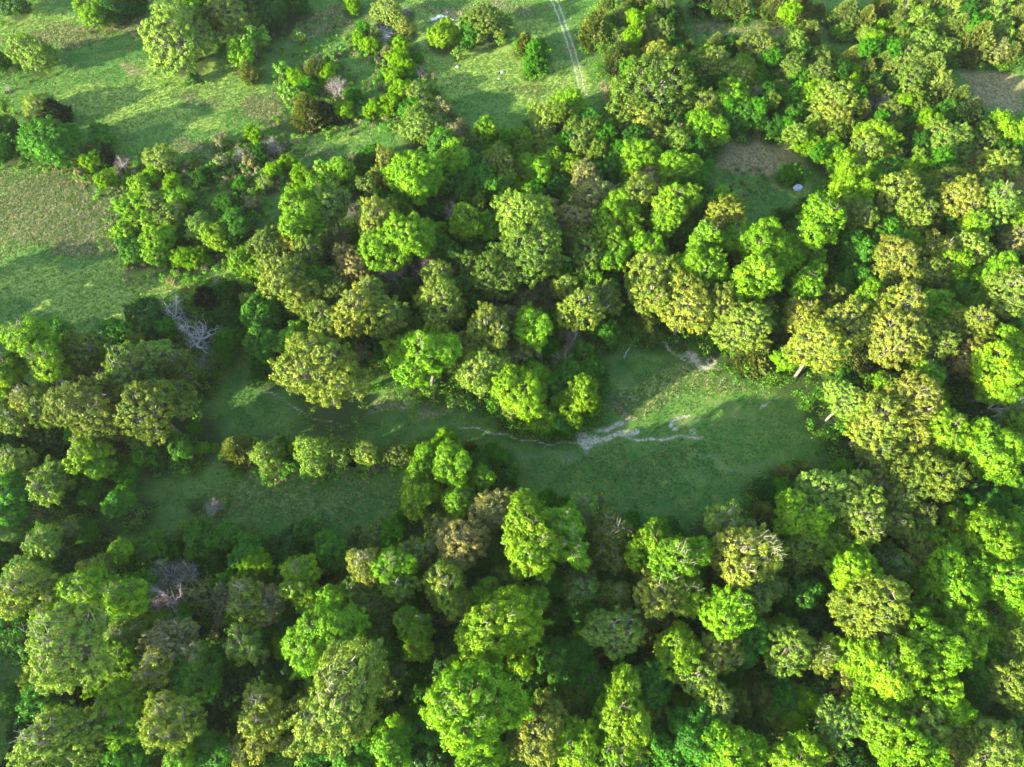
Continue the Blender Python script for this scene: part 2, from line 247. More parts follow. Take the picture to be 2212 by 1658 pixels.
 ('at the photo right edge', 1., '''2071,436,40,Y 2010,428,28,O 2146,440,34,P 2066,486,26,G 2106,490,28,L 2200,430,24,T 2194,470,28,L 2196,516,30,T 2020,544,28,Y 2049,526,20,L 2094,548,36,P 2142,554,12,Y 2050,578,32,L 2010,600,34,O 2072,630,34,G 2150,596,36,L 2186,640,48,P
   2104,660,28,L 2146,672,30,O 2171,714,28,G 2171,760,42,L 2146,807,48,L 2204,745,26,L 1996,804,30,L 2016,672,40,L 2089,709,36,Y 2008,746,44,O 2079,782,34,T 2104,745,30,O 2205,580,26,D 2130,515,24,D'''),
]
COLOURS = {  # base colour, word
 'L': ((.165, .340, .008), 'lime green'), 'G': ((.060, .215, .012), 'fresh green'), 'D': ((.034, .120, .014), 'deep green'),  # D: dark colour partly stands in for shade from neighbouring crowns
 'O': ((.125, .205, .025), 'olive green'), 'Y': ((.215, .285, .036), 'golden olive'), 'T': ((.235, .245, .085), 'tan brown'),
 'P': ((.185, .305, .042), 'pale sage green'), 'H': ((.210, .240, .090), 'thin leafed'), 'B': ((.3, .25, .22), 'leafless grey'),
 'C': ((.175, .245, .055), 'bronze green'), 'K': ((.028, .065, .026), 'dark blackish green'), 'S': ((.07, .19, .04), 'low green'),
 'W': ((.16, .33, .03), 'small lime'), 'X': ((.4, .4, .4), 'silver dead')}

# ------------------------------------------------------------------ plant meshes (one set of variants, shared by the copies)
def leaf_quads(centers, outward, radius, n_per, size, tintbase, flat=.35):
    """diamond leaves round clump centres; returns verts (N*4,3), tint (N)"""
    N = len(centers); M = N * n_per
    c = np.repeat(centers, n_per, 0); o = np.repeat(outward, n_per, 0)
    off = nrm(rng.normal(size=(M, 3))) * (rng.random((M, 1)) ** .45) * radius
    p = c + off * np.array([1, 1, .8])
    n = nrm(nrm(off) * .75 + o * .55 + rng.normal(size=(M, 3)) * .42 + np.array([0, 0, .12]))
    t = nrm(np.cross(n, rng.normal(size=(M, 3)))); b = np.cross(n, t)
    s = size * (0.6 + .8 * rng.random((M, 1)))
    q = np.stack([p - t * s * .55, p + b * s * .36 + t * s * .1, p + t * s * .6, p - b * s * .36 + t * s * .05], 1)
    tint = np.clip(np.repeat(tintbase, n_per) * .6 + rng.random(M) * .4, 0, 1)
    return q.reshape(-1, 3), tint

def lobed_points(R, cz, n_lobes, spacing, gap=0.0, lobe=.42, low=-.55):
    """clump centres on the skin of a crown made of uneven lobes; z from -cz to cz"""
    lobes = [(np.array([0, 0, -.08]), .48)]; ph = rng.random(3) * 6.283
    for i in range(n_lobes):
        a = i * 2.399 + rng.normal() * .35; zz = -.5 + 1.4 * ((i + .5) / n_lobes) + rng.normal() * .10
        reach = .66 * (1 + .20 * math.sin(a * 2 + ph[0]) + .14 * math.sin(a * 3 + ph[1])) * (.72 + .46 * rng.random())
        rr = math.sqrt(max(0.06, 1 - min(abs(zz), .97) ** 2)) * reach
        lobes.append((np.array([rr * math.cos(a), rr * math.sin(a), zz * .74]), lobe * (.55 + .62 * rng.random())))
    pts, outs, tin = [], [], []
    for i, (c, r) in enumerate(lobes):
        area = 4 * math.pi * (r * R) ** 2; n = int(area / spacing ** 2)
        d_ = nrm(rng.normal(size=(n, 3))); p = c + d_ * r * (1 + .13 * rng.normal(size=(n, 1)))
        keep = np.ones(n, bool)
        for j, (c2, r2) in enumerate(lobes):
            if j != i: keep &= np.linalg.norm(p - c2, axis=1) > r2 * .86
        keep &= p[:, 2] > low
        if gap: keep &= rng.random(n) > gap
        lob = rng.random()
        pts.append(p[keep]); outs.append(nrm(d_[keep] * .6 + nrm(p[keep]) * .6)); tin.append(np.clip(np.full(keep.sum(), lob) * .5 + rng.random(keep.sum()) * .5, 0, 1))
    # sprays that stick out of the skin, mostly upward
    allp = np.concatenate(pts); ns = max(10, int(len(allp) * .035)); k = rng.choice(len(allp), ns)
    for j in k:
        dd = nrm(nrm(allp[j]) + np.array([0, 0, .45]) + rng.normal(size=3) * .25); L = (.10 + .16 * rng.random()); m = 3 if R < 4 else 4
        q = allp[j] + dd * L * np.linspace(.25, 1, m)[:, None]
        pts.append(q); outs.append(np.tile(dd, (m, 1))); tin.append(np.full(m, .5 + .5 * rng.random()))
    return np.concatenate(pts) * np.array([R, R, cz]), np.concatenate(outs), np.concatenate(tin), lobes

def tube(segs, sides=5):
    """segs: list of (p0, p1, r0, r1) -> verts, quads"""
    S = np.array([[*a, *b, r0, r1] for a, b, r0, r1 in segs], float)
    a, b = S[:, :3], S[:, 3:6]; d_ = nrm(b - a); ref = np.where(np.abs(d_[:, 2:3]) > .9, np.array([[1., 0, 0]]), np.array([[0, 0, 1.]]))
    u = nrm(np.cross(d_, ref)); v = np.cross(d_, u); ang = np.arange(sides) * 2 * math.pi / sides
    ring = np.cos(ang)[None, :, None] * u[:, None] + np.sin(ang)[None, :, None] * v[:, None]
    V = np.concatenate([a[:, None] + ring * S[:, 6, None, None], b[:, None] + ring * S[:, 7, None, None]], 1)
    base = np.arange(len(S))[:, None] * sides * 2; i = np.arange(sides); j = (i + 1) % sides
    Q = np.stack([base + i, base + j, base + sides + j, base + sides + i], -1)
    return V.reshape(-1, 3), Q.reshape(-1)

def limb(segs, p, q, r0, r1, k=4, wob=.08):
    p, q = np.array(p, float), np.array(q, float); L = np.linalg.norm(q - p); last = p; out = [p]
    for i in range(1, k + 1):
        t = i / k; x = p + (q - p) * t + (rng.normal(size=3) * L * wob if i < k else 0)
        segs.append((last, x, r0 + (r1 - r0) * (t - 1 / k), r0 + (r1 - r0) * t)); last = x; out.append(x)
    return out

def broadleaf(R, gap, n_per, leaf, spacing, clump=.5, limbs=True, barkmat=None, tall=1.0, lobes_n=13):
    """returns crown mesh, trunk mesh, half height cz; the crown is centred on z = 0, the trunk hangs below"""
    cz = R * (.95 + .15 * rng.random()) * tall
    P, O, T, lobes = lobed_points(R, cz, lobes_n, spacing, gap)
    V, t = leaf_quads(P, O, clump, n_per, leaf, T)
    crown = mesh_from('crown', V, np.arange(len(V)), 4, LEAF, {'tint': ('FACE', 'FLOAT', t)})
    segs = []; H0 = -cz * 1.9
    fork = np.array([rng.normal() * .1 * R, rng.normal() * .1 * R, -cz * .55])
    limb(segs, (0, 0, H0), fork, R * .075 + .05, R * .06 + .04, 3, .02)
    for c, r in lobes[1:]:
        tgt = c * np.array([R, R, cz]) * .98
        pts = limb(segs, fork, tgt, R * .032 + .02, R * .012 + .01, 4, .07)
        if limbs:
            for _ in range(7):
                s = pts[rng.integers(1, len(pts))]; e = tgt + nrm(rng.normal(size=3)) * r * np.array([R, R, cz]) * .80
                pp = limb(segs, s, e, R * .012 + .008, R * .004 + .004, 3, .09)
                for _ in range(2):
                    e2 = pp[-2] + rng.normal(size=3) * r * R * .22; limb(segs, pp[-2], e2, R * .006 + .004, .008, 2, .1)
    tv, tq = tube(segs, 5)
    trunk = mesh_from('trunk', tv, tq, 4, barkmat or BARK)
    return crown, trunk, cz

def twiggy(R, tall, depth=5, mat=None, thick=1., fork=3, crooked=.3, wide=.9, H0f=1.2):
    """bare branching tree with its crown's middle at z = 0"""
    cz = R * tall; segs = []
    def grow(p, d_, L, r, k):
        q = p; dd = d_
        for _ in range(2):
            dd = nrm(dd + rng.normal(size=3) * crooked * .5); q2 = q + dd * L / 2; segs.append((q, q2, r, r * .82)); q = q2; r *= .82
        if k == 0: return
        for i in range(fork + (1 if k > 2 else 0)):
            nd = nrm(dd * (1.0 if i == 0 else .45) + rng.normal(size=3) * wide * .55 + np.array([0, 0, .10]))
            grow(q - dd * L * .5 * rng.random() * (i > 0), nd, L * (.62 + .2 * rng.random()), r * (.62 + .1 * rng.random()), k - 1)
    base = np.array([0, 0, -cz * H0f]); top = np.array([0, 0, -cz * .45])
    limb(segs, base, top, R * .05 * thick + .04, R * .045 * thick + .03, 3, .02)
    for i in range(5):
        a = i * 1.257 + rng.random() * .7; grow(top, nrm(np.array([math.cos(a) * wide, math.sin(a) * wide, .55 + .6 * rng.random()])), R * .44, R * .030 * thick + .012, depth - 1)
    V, Q = tube(segs, 3 if depth > 4 else 5)
    s = R / np.percentile(np.linalg.norm(V[:, :2], axis=1), 98)
    V = V * np.array([s, s, 1])
    return mesh_from('branches', V, Q, 4, mat or TWIG), cz, segs, s

def half_leafed(R):
    br, cz, segs, s = twiggy(R, .95, 5, PALEBARK, 1.1)
    tips = np.array([q for p, q, a, b in segs if b < R * .009 + .006]) * np.array([s, s, 1])
    idx = rng.choice(len(tips), int(len(tips) * .22), replace=False); tips = tips[idx]
    V, t = leaf_quads(tips, nrm(tips + 1e-3), .30, 11, .30, rng.random(len(tips)))
    crown = mesh_from('crown', V, np.arange(len(V)), 4, LEAF, {'tint': ('FACE', 'FLOAT', t)})
    br.name = 'trunk'; return crown, br, cz

def conifer(R, tall=1.18, n=None):
    """bushy cedar: pointed dome of upswept sprays"""
    cz = R * tall; n = int(110 * R * R ** .6)
    z = rng.random(n) ** 1.25 * 2 - 1; a = rng.random(n) * 2 * math.pi
    prof = np.where(z < -.35, 1 - .35 * ((-.35 - z) / .65) ** 2, np.clip((1 - z) / 1.35, 0, 1) ** .72)
    lump = 1 + .13 * np.sin(a * 3 + z * 5 + rng.random() * 6) + .10 * np.sin(a * 7 - z * 9 + rng.random() * 6)
    rr = prof * lump * (.80 + .22 * rng.random(n))
    P = np.stack([rr * np.cos(a) * R, rr * np.sin(a) * R, z * cz], 1)
    O = nrm(np.stack([np.cos(a), np.sin(a), np.full(n, .55)], 1)); m = 22
    c = np.repeat(P, m, 0); o = np.repeat(O, m, 0); M = len(c)
    lay = rng.random((M, 1)); p = c + o * (lay - .5) * .75 + rng.normal(size=(M, 3)) * .13 * (1.3 - lay)
    ax = nrm(o + np.array([0, 0, .5]) + rng.normal(size=(M, 3)) * .35); b = nrm(np.cross(ax, rng.normal(size=(M, 3)))); s = .24 + .22 * rng.random((M, 1))
    q = np.stack([p - ax * s * .6, p + b * s * .28, p + ax * s * .7, p - b * s * .28], 1).reshape(-1, 3)
    t = np.clip(np.repeat(rng.random(n), m) * .6 + rng.random(M) * .4, 0, 1)
    crown = mesh_from('crown', q, np.arange(len(q)), 4, LEAF, {'tint': ('FACE', 'FLOAT', t)})
    segs = []; limb(segs, (0, 0, -cz * 1.12), (0, 0, cz * .8), R * .06 + .04, .02, 5, .01)
    for _ in range(int(14 * R)):
        z0 = -cz + 1.6 * cz * rng.random(); aa = rng.random() * 6.283; L = R * .8 * min(1, (cz - z0) / (1.3 * cz))
        limb(segs, (0, 0, z0), (L * math.cos(aa), L * math.sin(aa), z0 + L * .4), R * .012 + .01, .008, 2, .05)
    V, Q = tube(segs, 4)
    return crown, mesh_from('trunk', V, Q, 4, BARK), cz

def weed():
    """thin leafy sapling about 3 m high, middle at z = 0"""
    segs = []; tips = []
    for i in range(5):
        a = i * 1.26 + rng.random(); tgt = np.array([math.cos(a) * .5 * rng.random(), math.sin(a) * .5 * rng.random(), .7 + .8 * rng.random()])
        pts = limb(segs, (0, 0, -1.5), tgt, .05, .012, 4, .05); tips += pts[2:]
        for _ in range(4):
            e = pts[rng.integers(2, 5)] + np.array([*(rng.normal(size=2) * .45), .3]); limb(segs, pts[2], e, .02, .006, 2, .05); tips.append(e)
    tips = np.array(tips); V, t = leaf_quads(tips, nrm(tips + 1e-3), .38, 16, .30, rng.random(len(tips)))
    tv, tq = tube(segs, 4)
    return mesh_from('crown', V, np.arange(len(V)), 4, LEAF, {'tint': ('FACE', 'FLOAT', t)}), mesh_from('trunk', tv, tq, 4, BARK), 1.5

# library: size classes -> list of (crown, trunk, cz, R)
LIB = {}
def lib(key, R, fn): 
    r = fn(); LIB.setdefault(key, []).append((*r, R))
for R, sp, npz, lf in ((1.6, .42, 20, .21), (2.6, .50, 28, .24), (4.0, .58, 34, .27), (5.6, .66, 42, .29)):
    for _ in range(5):
        lib('dense', R, lambda: broadleaf(R, .06, npz, lf, sp, .30 + .05 * R, limbs=R > 2, lobes_n=int(9 + 2 * R)))
    for _ in range(5):
        lib('loose', R, lambda: broadleaf(R, .30, int(npz * .80), lf, sp, .27 + .04 * R, barkmat=PALEBARK, lobes_n=int(12 + 2 * R)))
for R in (1.5, 3.2, 5.):
    for _ in range(2): lib('half', R, lambda: half_leafed(R))
for R in (1.2, 2.2, 3.2):
    for _ in range(3): lib('cedar', R, lambda: conifer(R))
for R in (1.2, 3.0, 4.2):
    for _ in range(2):
        def f(R=R):
            m, cz, _, _ = twiggy(R, .95, 6 if R > 2 else 5, TWIG, .8); return None, m, cz
        lib('bare', R, f)
for _ in range(2):
    def f():
        m, cz, _, _ = twiggy(4.0, .8, 6, SILVER, 1.4, 2, .5, 1.1); return None, m, cz
    lib('dead', 4.0, f)
for _ in range(3): lib('weed', .75, weed)
for _ in range(2): lib('shrub', 1.3, lambda: broadleaf(1.3, .1, 15, .24, .36, .34, limbs=False, tall=.75, lobes_n=9))

SHAPE = {'L': 'dense', 'G': 'dense', 'D': 'dense', 'O': 'loose', 'Y': 'loose', 'T': 'loose', 'P': 'loose', 'H': 'half', 'B': 'bare', 'C': 'cedar', 'K': 'cedar', 'S': 'shrub', 'W': 'weed', 'X': 'dead'}
NAME = {'dense': 'broadleaf_tree', 'loose': 'oak_tree', 'half': 'sparse_tree', 'bare': 'bare_tree', 'dead': 'dead_tree', 'cedar': 'cedar_tree', 'weed': 'sapling', 'shrub': 'shrub'}
WORD = {'dense': 'leafy tree', 'loose': 'oak', 'half': 'half bare tree', 'bare': 'bush of bare twigs', 'dead': 'tree', 'cedar': 'cedar', 'weed': 'leafy sapling', 'shrub': 'shrub'}
CAT = {'dense': 'tree', 'loose': 'tree', 'half': 'tree', 'bare': 'bare tree', 'dead': 'dead tree', 'cedar': 'cedar', 'weed': 'sapling', 'shrub': 'shrub'}
GROUP = {'dense': 'leafy green trees of the woods', 'loose': 'oaks coming into leaf', 'half': 'half leafed trees', 'bare': 'bare twiggy trees and bushes', 'dead': 'silver dead trees', 'cedar': 'cedars', 'weed': 'saplings in the fields', 'shrub': 'low shrubs'}

# ------------------------------------------------------------------ plan the trees
TREES = []
for area, hf, txt in AREAS:
    for tok in txt.split():
        x, y, r, c = tok.split(','); x, y, r = float(x), float(y), float(r)
        sh = SHAPE[c]; z = 5.0
        for _ in range(4):
            p, dep = at(x, y, z); R = r * dep / F * (1.10 if sh in ('dense', 'loose') else 1.05) * {'in the brush under the pasture': .86, 'in the hedgerow': 1.12}.get(area, 1)
            k = LIB[sh]; best = min(abs(math.log(q[3] / R)) for q in k)
            cands = [q for q in k if abs(math.log(q[3] / R)) < best + .02]
            v = cands[int(abs(x * 7 + y * 13 + r)) % len(cands)]
            s = R / v[3]; czw = v[2] * s
            if sh in ('cedar', 'shrub', 'weed'): z = czw * .98
            elif sh == 'bare': z = czw * 1.12 + (3.5 * hf if hf > .95 and R > 1.8 else 0)
            elif sh == 'dead': z = czw * 1.12 + (6 if x > 2000 else 1.5)
            elif sh == 'half': z = czw * 1.12 + 1.0
            elif R < 1.5: z = czw * 1.1
            elif hf < .85: z = czw * .82 + .3
            else: z = czw * 1.02 + (1.6 + .85 * R) * hf ** 2 * {'L': 1.15, 'Y': 1.1, 'P': 1.05, 'T': .95, 'O': .85, 'G': .5, 'D': .1}[c] * (.7 + .6 * ((x * 31 + y * 17) % 97) / 97)
        TREES.append(dict(x=x, y=y, r=r, c=c, sh=sh, v=v, hf=hf, s=s, X=p[0], Y=p[1], z=z, R=R, area=area))

# labels: colour + kind + place in its little wood, counted among trees of the same colour there
ORD = ['first', 'second', 'third', 'fourth', 'fifth', 'sixth', 'seventh', 'eighth', 'ninth', 'tenth']
def size_word(t): return 'small' if t['R'] < 2 else ('broad' if t['R'] > 4.2 else '')
def label_group(members, base, area, side=''):
    if len(members) == 1:
        members[0]['label'] = f"{size_word(members[0])} {base}, {side or 'only one of its colour'} {area}".replace('  ', ' '); return
    if len(members) > 6 and not side:
        s = sorted(members, key=lambda t: t['y']); h = (len(s) + 1) // 2
        if len(s) > 12:
            k = (len(s) + 2) // 3
            for nm, part in (('upper row', s[:k]), ('middle row', s[k:2 * k]), ('lower row', s[2 * k:])): label_group(part, base, area, nm)
        else:
            for nm, part in (('upper row', s[:h]), ('lower row', s[h:])): label_group(part, base, area, nm)
        return
    s = sorted(members, key=lambda t: t['x']); n = len(s)
    for i, t in enumerate(s):
        o = 'leftmost' if i == 0 else 'rightmost' if i == n - 1 else (f'{ORD[i]} from left' if i <= n // 2 else f'{ORD[n - 1 - i]} from right')
        t['label'] = f"{size_word(t)} {base}, {o}{', ' + side if side else ''} {area}"
keys = {}
for t in TREES: keys.setdefault((t['area'], t['c']), []).append(t)
for (area, c), mem in keys.items():
    w_ = WORD[SHAPE[c]]; base = f"{COLOURS[c][1]} {w_}".replace('small lime leafy', 'lime green leafy').replace('thin leafed half bare', 'thinly leafed').replace('leafless grey bush of bare twigs', 'leafless grey twiggy tree').replace('silver dead tree with', 'silver dead tree with').replace('low green shrub', 'low green shrub')
    label_group(mem, base, area)

for t in TREES:
    t['label'] = ' '.join(t['label'].split()).replace(' ,', ',')
# past three hundred of one kind: the smallest join a single mass
leafy = sorted([t for t in TREES if t['sh'] == 'dense'], key=lambda t: -t['r'] * (.75 if t['c'] == 'D' else 1))
REST = leafy[300:]
# low trees closing the canopy where the woods are dense
frng = random.Random(11)
WOODY = [t for t in TREES if t['R'] > 2.2 and t['hf'] >= .8 and t['area'] not in ('in clump above shaded left field', 'in the hedgerow', 'in clump at hedgerow end')]
fx = np.array([t['X'] for t in WOODY]); fy = np.array([t['Y'] for t in WOODY]); fr = np.array([t['R'] for t in WOODY]); added = []
ax_ = np.array([t['X'] for t in TREES]); ay_ = np.array([t['Y'] for t in TREES]); ar_ = np.array([t['R'] for t in TREES])
for _ in range(9000):
    X_, Y_ = frng.uniform(-110, 140), frng.uniform(-4, 185)
    d_ = np.hypot(fx - X_, fy - Y_); near = d_ < 9.5
    if near.sum() < 4: continue
    quad = {(bool(a > 0), bool(b > 0)) for a, b in zip(fx[near] - X_, fy[near] - Y_)}
    if len(quad) < 4 or (np.hypot(ax_ - X_, ay_ - Y_) < ar_ * .62 + .9).any() or any(math.hypot(a - X_, b - Y_) < 3.2 for a, b in added): continue
    added.append((X_, Y_)); c_ = frng.choice('GGLOGPDO'); R_ = frng.uniform(1.7, 2.7)
    v_ = frng.choice([q for q in LIB[SHAPE[c_]] if q[3] == 2.6]); s_ = R_ / v_[3]
    REST.append(dict(x=X_ * 9, y=Y_ * 9, c=c_, sh=SHAPE[c_], v=v_, s=s_, X=X_, Y=Y_, z=v_[2] * s_ + frng.uniform(.5, 4.5), R=R_, area='', hf=1))
    if len(added) > 330: break

def terr(x, y): return float(terrain(x, y))
placed = 0
for i, t in enumerate(TREES):
    if any(t is q for q in REST): continue
    crown_me, trunk_me, cz, R0 = t['v']; s = t['s']; sh = t['sh']
    gz = terr(t['X'], t['Y'])
    root = bpy.data.objects.new(NAME[sh], None); COL.objects.link(root); root.empty_display_size = 1
    root.location = (t['X'], t['Y'], gz); root.rotation_euler.z = (t['x'] * 1.7 + t['y'] * .9) % 6.28
    tag(root, t['label'], CAT[sh], GROUP[sh])
    if sh == 'dead' and t['x'] > 2000: root.rotation_euler = (math.radians(10), math.radians(38), 0)
    col = np.array(COLOURS[t['c']][0]) * (.86 + .28 * ((t['x'] * 13 + t['y'] * 29) % 101) / 101)
    col = col * np.array([1 + .11 * math.sin(t['x'] * 3.1 + t['y']), 1, 1 + .15 * math.sin(t['y'] * 1.3)])
    ax, ay = 1 + .12 * math.sin(t['x'] * 2.3), 1 + .12 * math.sin(t['y'] * 1.9 + 1); az = (1 + .08 * math.sin(t['x'] + t['y'])) * (.84 if t['hf'] < .85 and sh in ('dense', 'loose') else 1)
    if crown_me:
        c = link('crown', crown_me, root, (0, 0, t['z']), np.clip(col, 0, .8)); c.scale = (s * ax, s * ay, s * az)
    b = link('trunk', trunk_me, root, (0, 0, t['z']))
    zmin = min(v.co.z for v in trunk_me.vertices) if 'zmin' not in trunk_me else trunk_me['zmin']
    trunk_me['zmin'] = zmin
    # let the foot of the trunk reach the ground
    b.scale = (s, s, s)
    if sh in ('dense', 'loose', 'half'): b.scale = (s, s, max(.6, min(1.35, 1.0)) * s)
    foot = t['z'] + zmin * s
    if foot > 0: b.scale = (s, s, s * (t['z'] + .3) / (-zmin * s))

def mass_of_small_trees():
    VS, HU = [], []
    for t in REST:
        crown_me, trunk_me, cz, R0 = t['v']; n = len(crown_me.vertices); co = np.empty(n * 3, np.float32); crown_me.vertices.foreach_get('co', co); co = co.reshape(-1, 4, 3)
        f = np.empty(n // 4, np.float32); crown_me.attributes['tint'].data.foreach_get('value', f)
        a = (t['x'] * 1.7 + t['y'] * .9) % 6.28; ca, sa = math.cos(a), math.sin(a); co = co * t['s']
        co = np.stack([co[..., 0] * ca - co[..., 1] * sa + t['X'], co[..., 0] * sa + co[..., 1] * ca + t['Y'], co[..., 2] + t['z'] + terr(t['X'], t['Y'])], -1)
        VS.append(co.reshape(-1, 3)); c_ = np.array(COLOURS[t['c']][0]); HU.append(c_ * (.65 + .7 * f[:, None]))
        tr = len(trunk_me.vertices)
    V = np.concatenate(VS); H = np.concatenate(HU)
    me = mesh_from('small_trees', V, np.arange(len(V)), 4, col_leaf_material('small_tree_leaf'), {'hue': ('FACE', 'FLOAT_COLOR', np.concatenate([H, np.ones((len(H), 1))], 1))})
    tag(link('small_trees', me), 'the smallest green trees and bushes filling in between the others', 'small trees', kind='stuff')

# ------------------------------------------------------------------ ground
def axis(lo, hi, step, far):
    a = np.arange(lo, hi + step, step); e = np.geomspace(3, far, 14)
    return np.concatenate([(lo - e)[::-1], a, hi + e])
gx = axis(-150, 165, .42, 205); gy = axis(-14, 196, .42, 205)
XX, YY = np.meshgrid(gx, gy); px, py = XX.ravel(), YY.ravel()
inner = np.nonzero((np.abs(px) < 170) & (py > -20) & (py < 200))[0]
ix, iy = px[inner], py[inner]
ch = {k: np.zeros(len(inner)) for k in ('sand', 'dry', 'soil', 'lush', 'floor')}
wx = ix + 1.6 * np.sin(iy * .35 + 1) + .8 * np.sin(ix * .9 + iy * .5); wy = iy + 1.6 * np.sin(ix * .31) + .8 * np.sin(iy * .8 - ix * .6)

def blob(k, x, y, rx, ry, amt=1., ang=0., warp=True):
    c, _ = at(x, y); a = abs(at(x + rx, y)[0][0] - c[0]); b = abs(at(x, y - ry)[0][1] - at(x, y + ry)[0][1]) / 2
    X_, Y_ = (wx, wy) if warp else (ix, iy)
    dx, dy = X_ - c[0], Y_ - c[1]; ca, sa = math.cos(math.radians(ang)), math.sin(math.radians(ang))
    q = np.sqrt(((dx * ca + dy * sa) / a) ** 2 + ((-dx * sa + dy * ca) / b) ** 2)
    ch[k] = np.maximum(ch[k], amt * np.clip((1.25 - q) / .6, 0, 1))

def trail(k, pts, width, amt=1.):
    P = [at(*p)[0][:2] for p in pts]
    for a, b in zip(P[:-1], P[1:]):
        m = (ix > min(a[0], b[0]) - 2) & (ix < max(a[0], b[0]) + 2) & (iy > min(a[1], b[1]) - 2) & (iy < max(a[1], b[1]) + 2)
        wob = .25 if pts[0][1] > 300 else .07; X_, Y_ = ix[m] + wob * np.sin(iy[m] * 1.3), iy[m] + wob * np.sin(ix[m] * 1.1)
        ab = b - a; tt = np.clip(((X_ - a[0]) * ab[0] + (Y_ - a[1]) * ab[1]) / max(ab @ ab, 1e-6), 0, 1)
        d_ = np.hypot(X_ - a[0] - tt * ab[0], Y_ - a[1] - tt * ab[1])
        ch[k][m] = np.maximum(ch[k][m], amt * np.clip(1.35 - d_ / width, 0, 1))

def ring(k, x, y, r_, wd, amt=1.):
    c, dep = at(x, y); R_ = r_ * dep / F; W_ = wd * dep / F; q = np.hypot(ix - c[0], iy - c[1])
    ch[k] = np.maximum(ch[k], amt * np.clip(1.3 - np.abs(q - R_) / W_, 0, 1))

# bare sandy ground of the central field
trail('sand', [(985, 920), (1030, 926), (1075, 936), (1110, 943), (1150, 952), (1195, 957), (1240, 953), (1262, 946)], .30, .95)
trail('sand', [(562, 842), (590, 851), (612, 865), (640, 884), (662, 898), (695, 909), (718, 915)], .24, .85)
trail('sand', [(718, 915), (800, 922), (900, 926), (985, 920)], .20, .5)
trail('sand', [(1262, 946), (1285, 932), (1320, 922), (1350, 913)], .75, .85)
trail('sand', [(1285, 955), (1320, 942), (1345, 936), (1375, 931)], .8, .95)
trail('sand', [(1345, 943), (1375, 948), (1395, 950), (1420, 951), (1445, 945), (1470, 944), (1520, 945)], .45, .85)
trail('sand', [(1435, 741), (1450, 760), (1475, 776), (1500, 782)], .38, .95)
trail('sand', [(1220, 917), (1255, 903)], .3, .7)
for a in ((1285, 955, 26, 11, 1.), (1282, 970, 16, 11, .9), (1275, 985, 12, 8, .7), (1465, 915, 11, 8, .95), (1478, 929, 14, 8, 1.), (1482, 908, 12, 5, .8), (1500, 926, 22, 12, .45), (1645, 872, 20, 8, .8), (1600, 880, 36, 6, .5),
          (1508, 784, 34, 11, 1.), (1530, 794, 24, 10, 1.), (1410, 957, 16, 5, .65), (1570, 1006, 60, 9, .45), (1170, 968, 70, 9, .45), (1500, 1045, 70, 14, .25), (1230, 990, 24, 12, .45), (1640, 1000, 40, 10, .35), (1560, 868, 60, 9, .4), (1340, 810, 24, 20, .35)):
    blob('sand', *a)
ring('sand', 1497, 932, 5, 3, 1.); ring('sand', 1537, 780, 9, 4, 1.)
# worn wheel tracks through the upper pasture
for dx in (0, 11):
    trail('sand', [(1185 + dx, -4), (1197 + dx, 18), (1207 + dx, 45), (1217 + dx, 75), (1228 + dx, 108), (1236 + dx, 135), (1243 + dx, 160), (1250 + dx, 190), (1256 + dx, 210)], .40, .95)
for a in ((1050, 18, 60, 12, .3), (985, 25, 28, 9, .55), (960, 45, 26, 7, .5), (825, 78, 26, 10, .6), (1748, 48, 14, 8, .5), (1640, 320, 26, 5, .4)): blob('sand', *a)
# reddish worn soil
for a in ((1640, 335, 110, 60, .95), (1700, 300, 50, 36, .55), (1690, 62, 130, 26, .75), (1540, 64, 80, 18, .6), (1850, 78, 34, 12, 1.), (2150, 190, 80, 60, .7), (2080, 140, 60, 40, .5), (1335, 185, 46, 40, .7), (985, 22, 30, 10, .8), (1500, 30, 60, 20, .35), (290, 145, 40, 10, .6), (1240, 120, 24, 12, .5)): blob('soil', *a)
# dry standing grass
for a in ((110, 455, 190, 85, .62), (40, 400, 90, 30, .5), (650, 1080, 240, 60, .30), (1400, 1010, 200, 50, .2), (150, 520, 120, 26, .8), (250, 62, 150, 16, .9), (120, 85, 110, 14, .6), (330, 50, 70, 12, .9), (650, 60, 110, 18, .7), (720, 30, 90, 14, .6), (600, 240, 30, 40, .8), (430, 215, 60, 12, .5),
          (560, 240, 40, 30, .6), (420, 310, 60, 16, .6), (1340, 170, 50, 46, .9), (1290, 95, 40, 20, .5), (960, 870, 130, 22, .65), (830, 890, 60, 14, .6), (1380, 850, 120, 30, .35), (1480, 820, 130, 26, .35), (1330, 880, 60, 14, .6), (1060, 20, 150, 14, .5),
          (1130, 190, 60, 10, .4), (700, 340, 60, 10, .4), (1600, 60, 150, 14, .4), (130, 230, 60, 8, .4)): blob('dry', *a)
# lush grass
for a in ((60, 440, 200, 90, .5), (900, 60, 200, 60, .7), (100, 60, 160, 50, .6), (650, 300, 120, 30, .6), (420, 160, 130, 50, 1.), (250, 220, 150, 40, .8), (520, 210, 60, 30, .8), (1040, 150, 150, 60, 1.), (1180, 180, 90, 50, 1.), (1140, 60, 60, 26, .8), (200, 620, 250, 60, .7), (300, 670, 180, 50, .9), (460, 590, 100, 24, .9), (880, 880, 140, 30, .5),
          (560, 790, 90, 60, .3), (1450, 830, 150, 30, .6), (860, 30, 80, 20, .4), (700, 290, 100, 20, .6), (1700, 400, 60, 20, .5), (350, 255, 140, 24, .9)): blob('lush', *a)
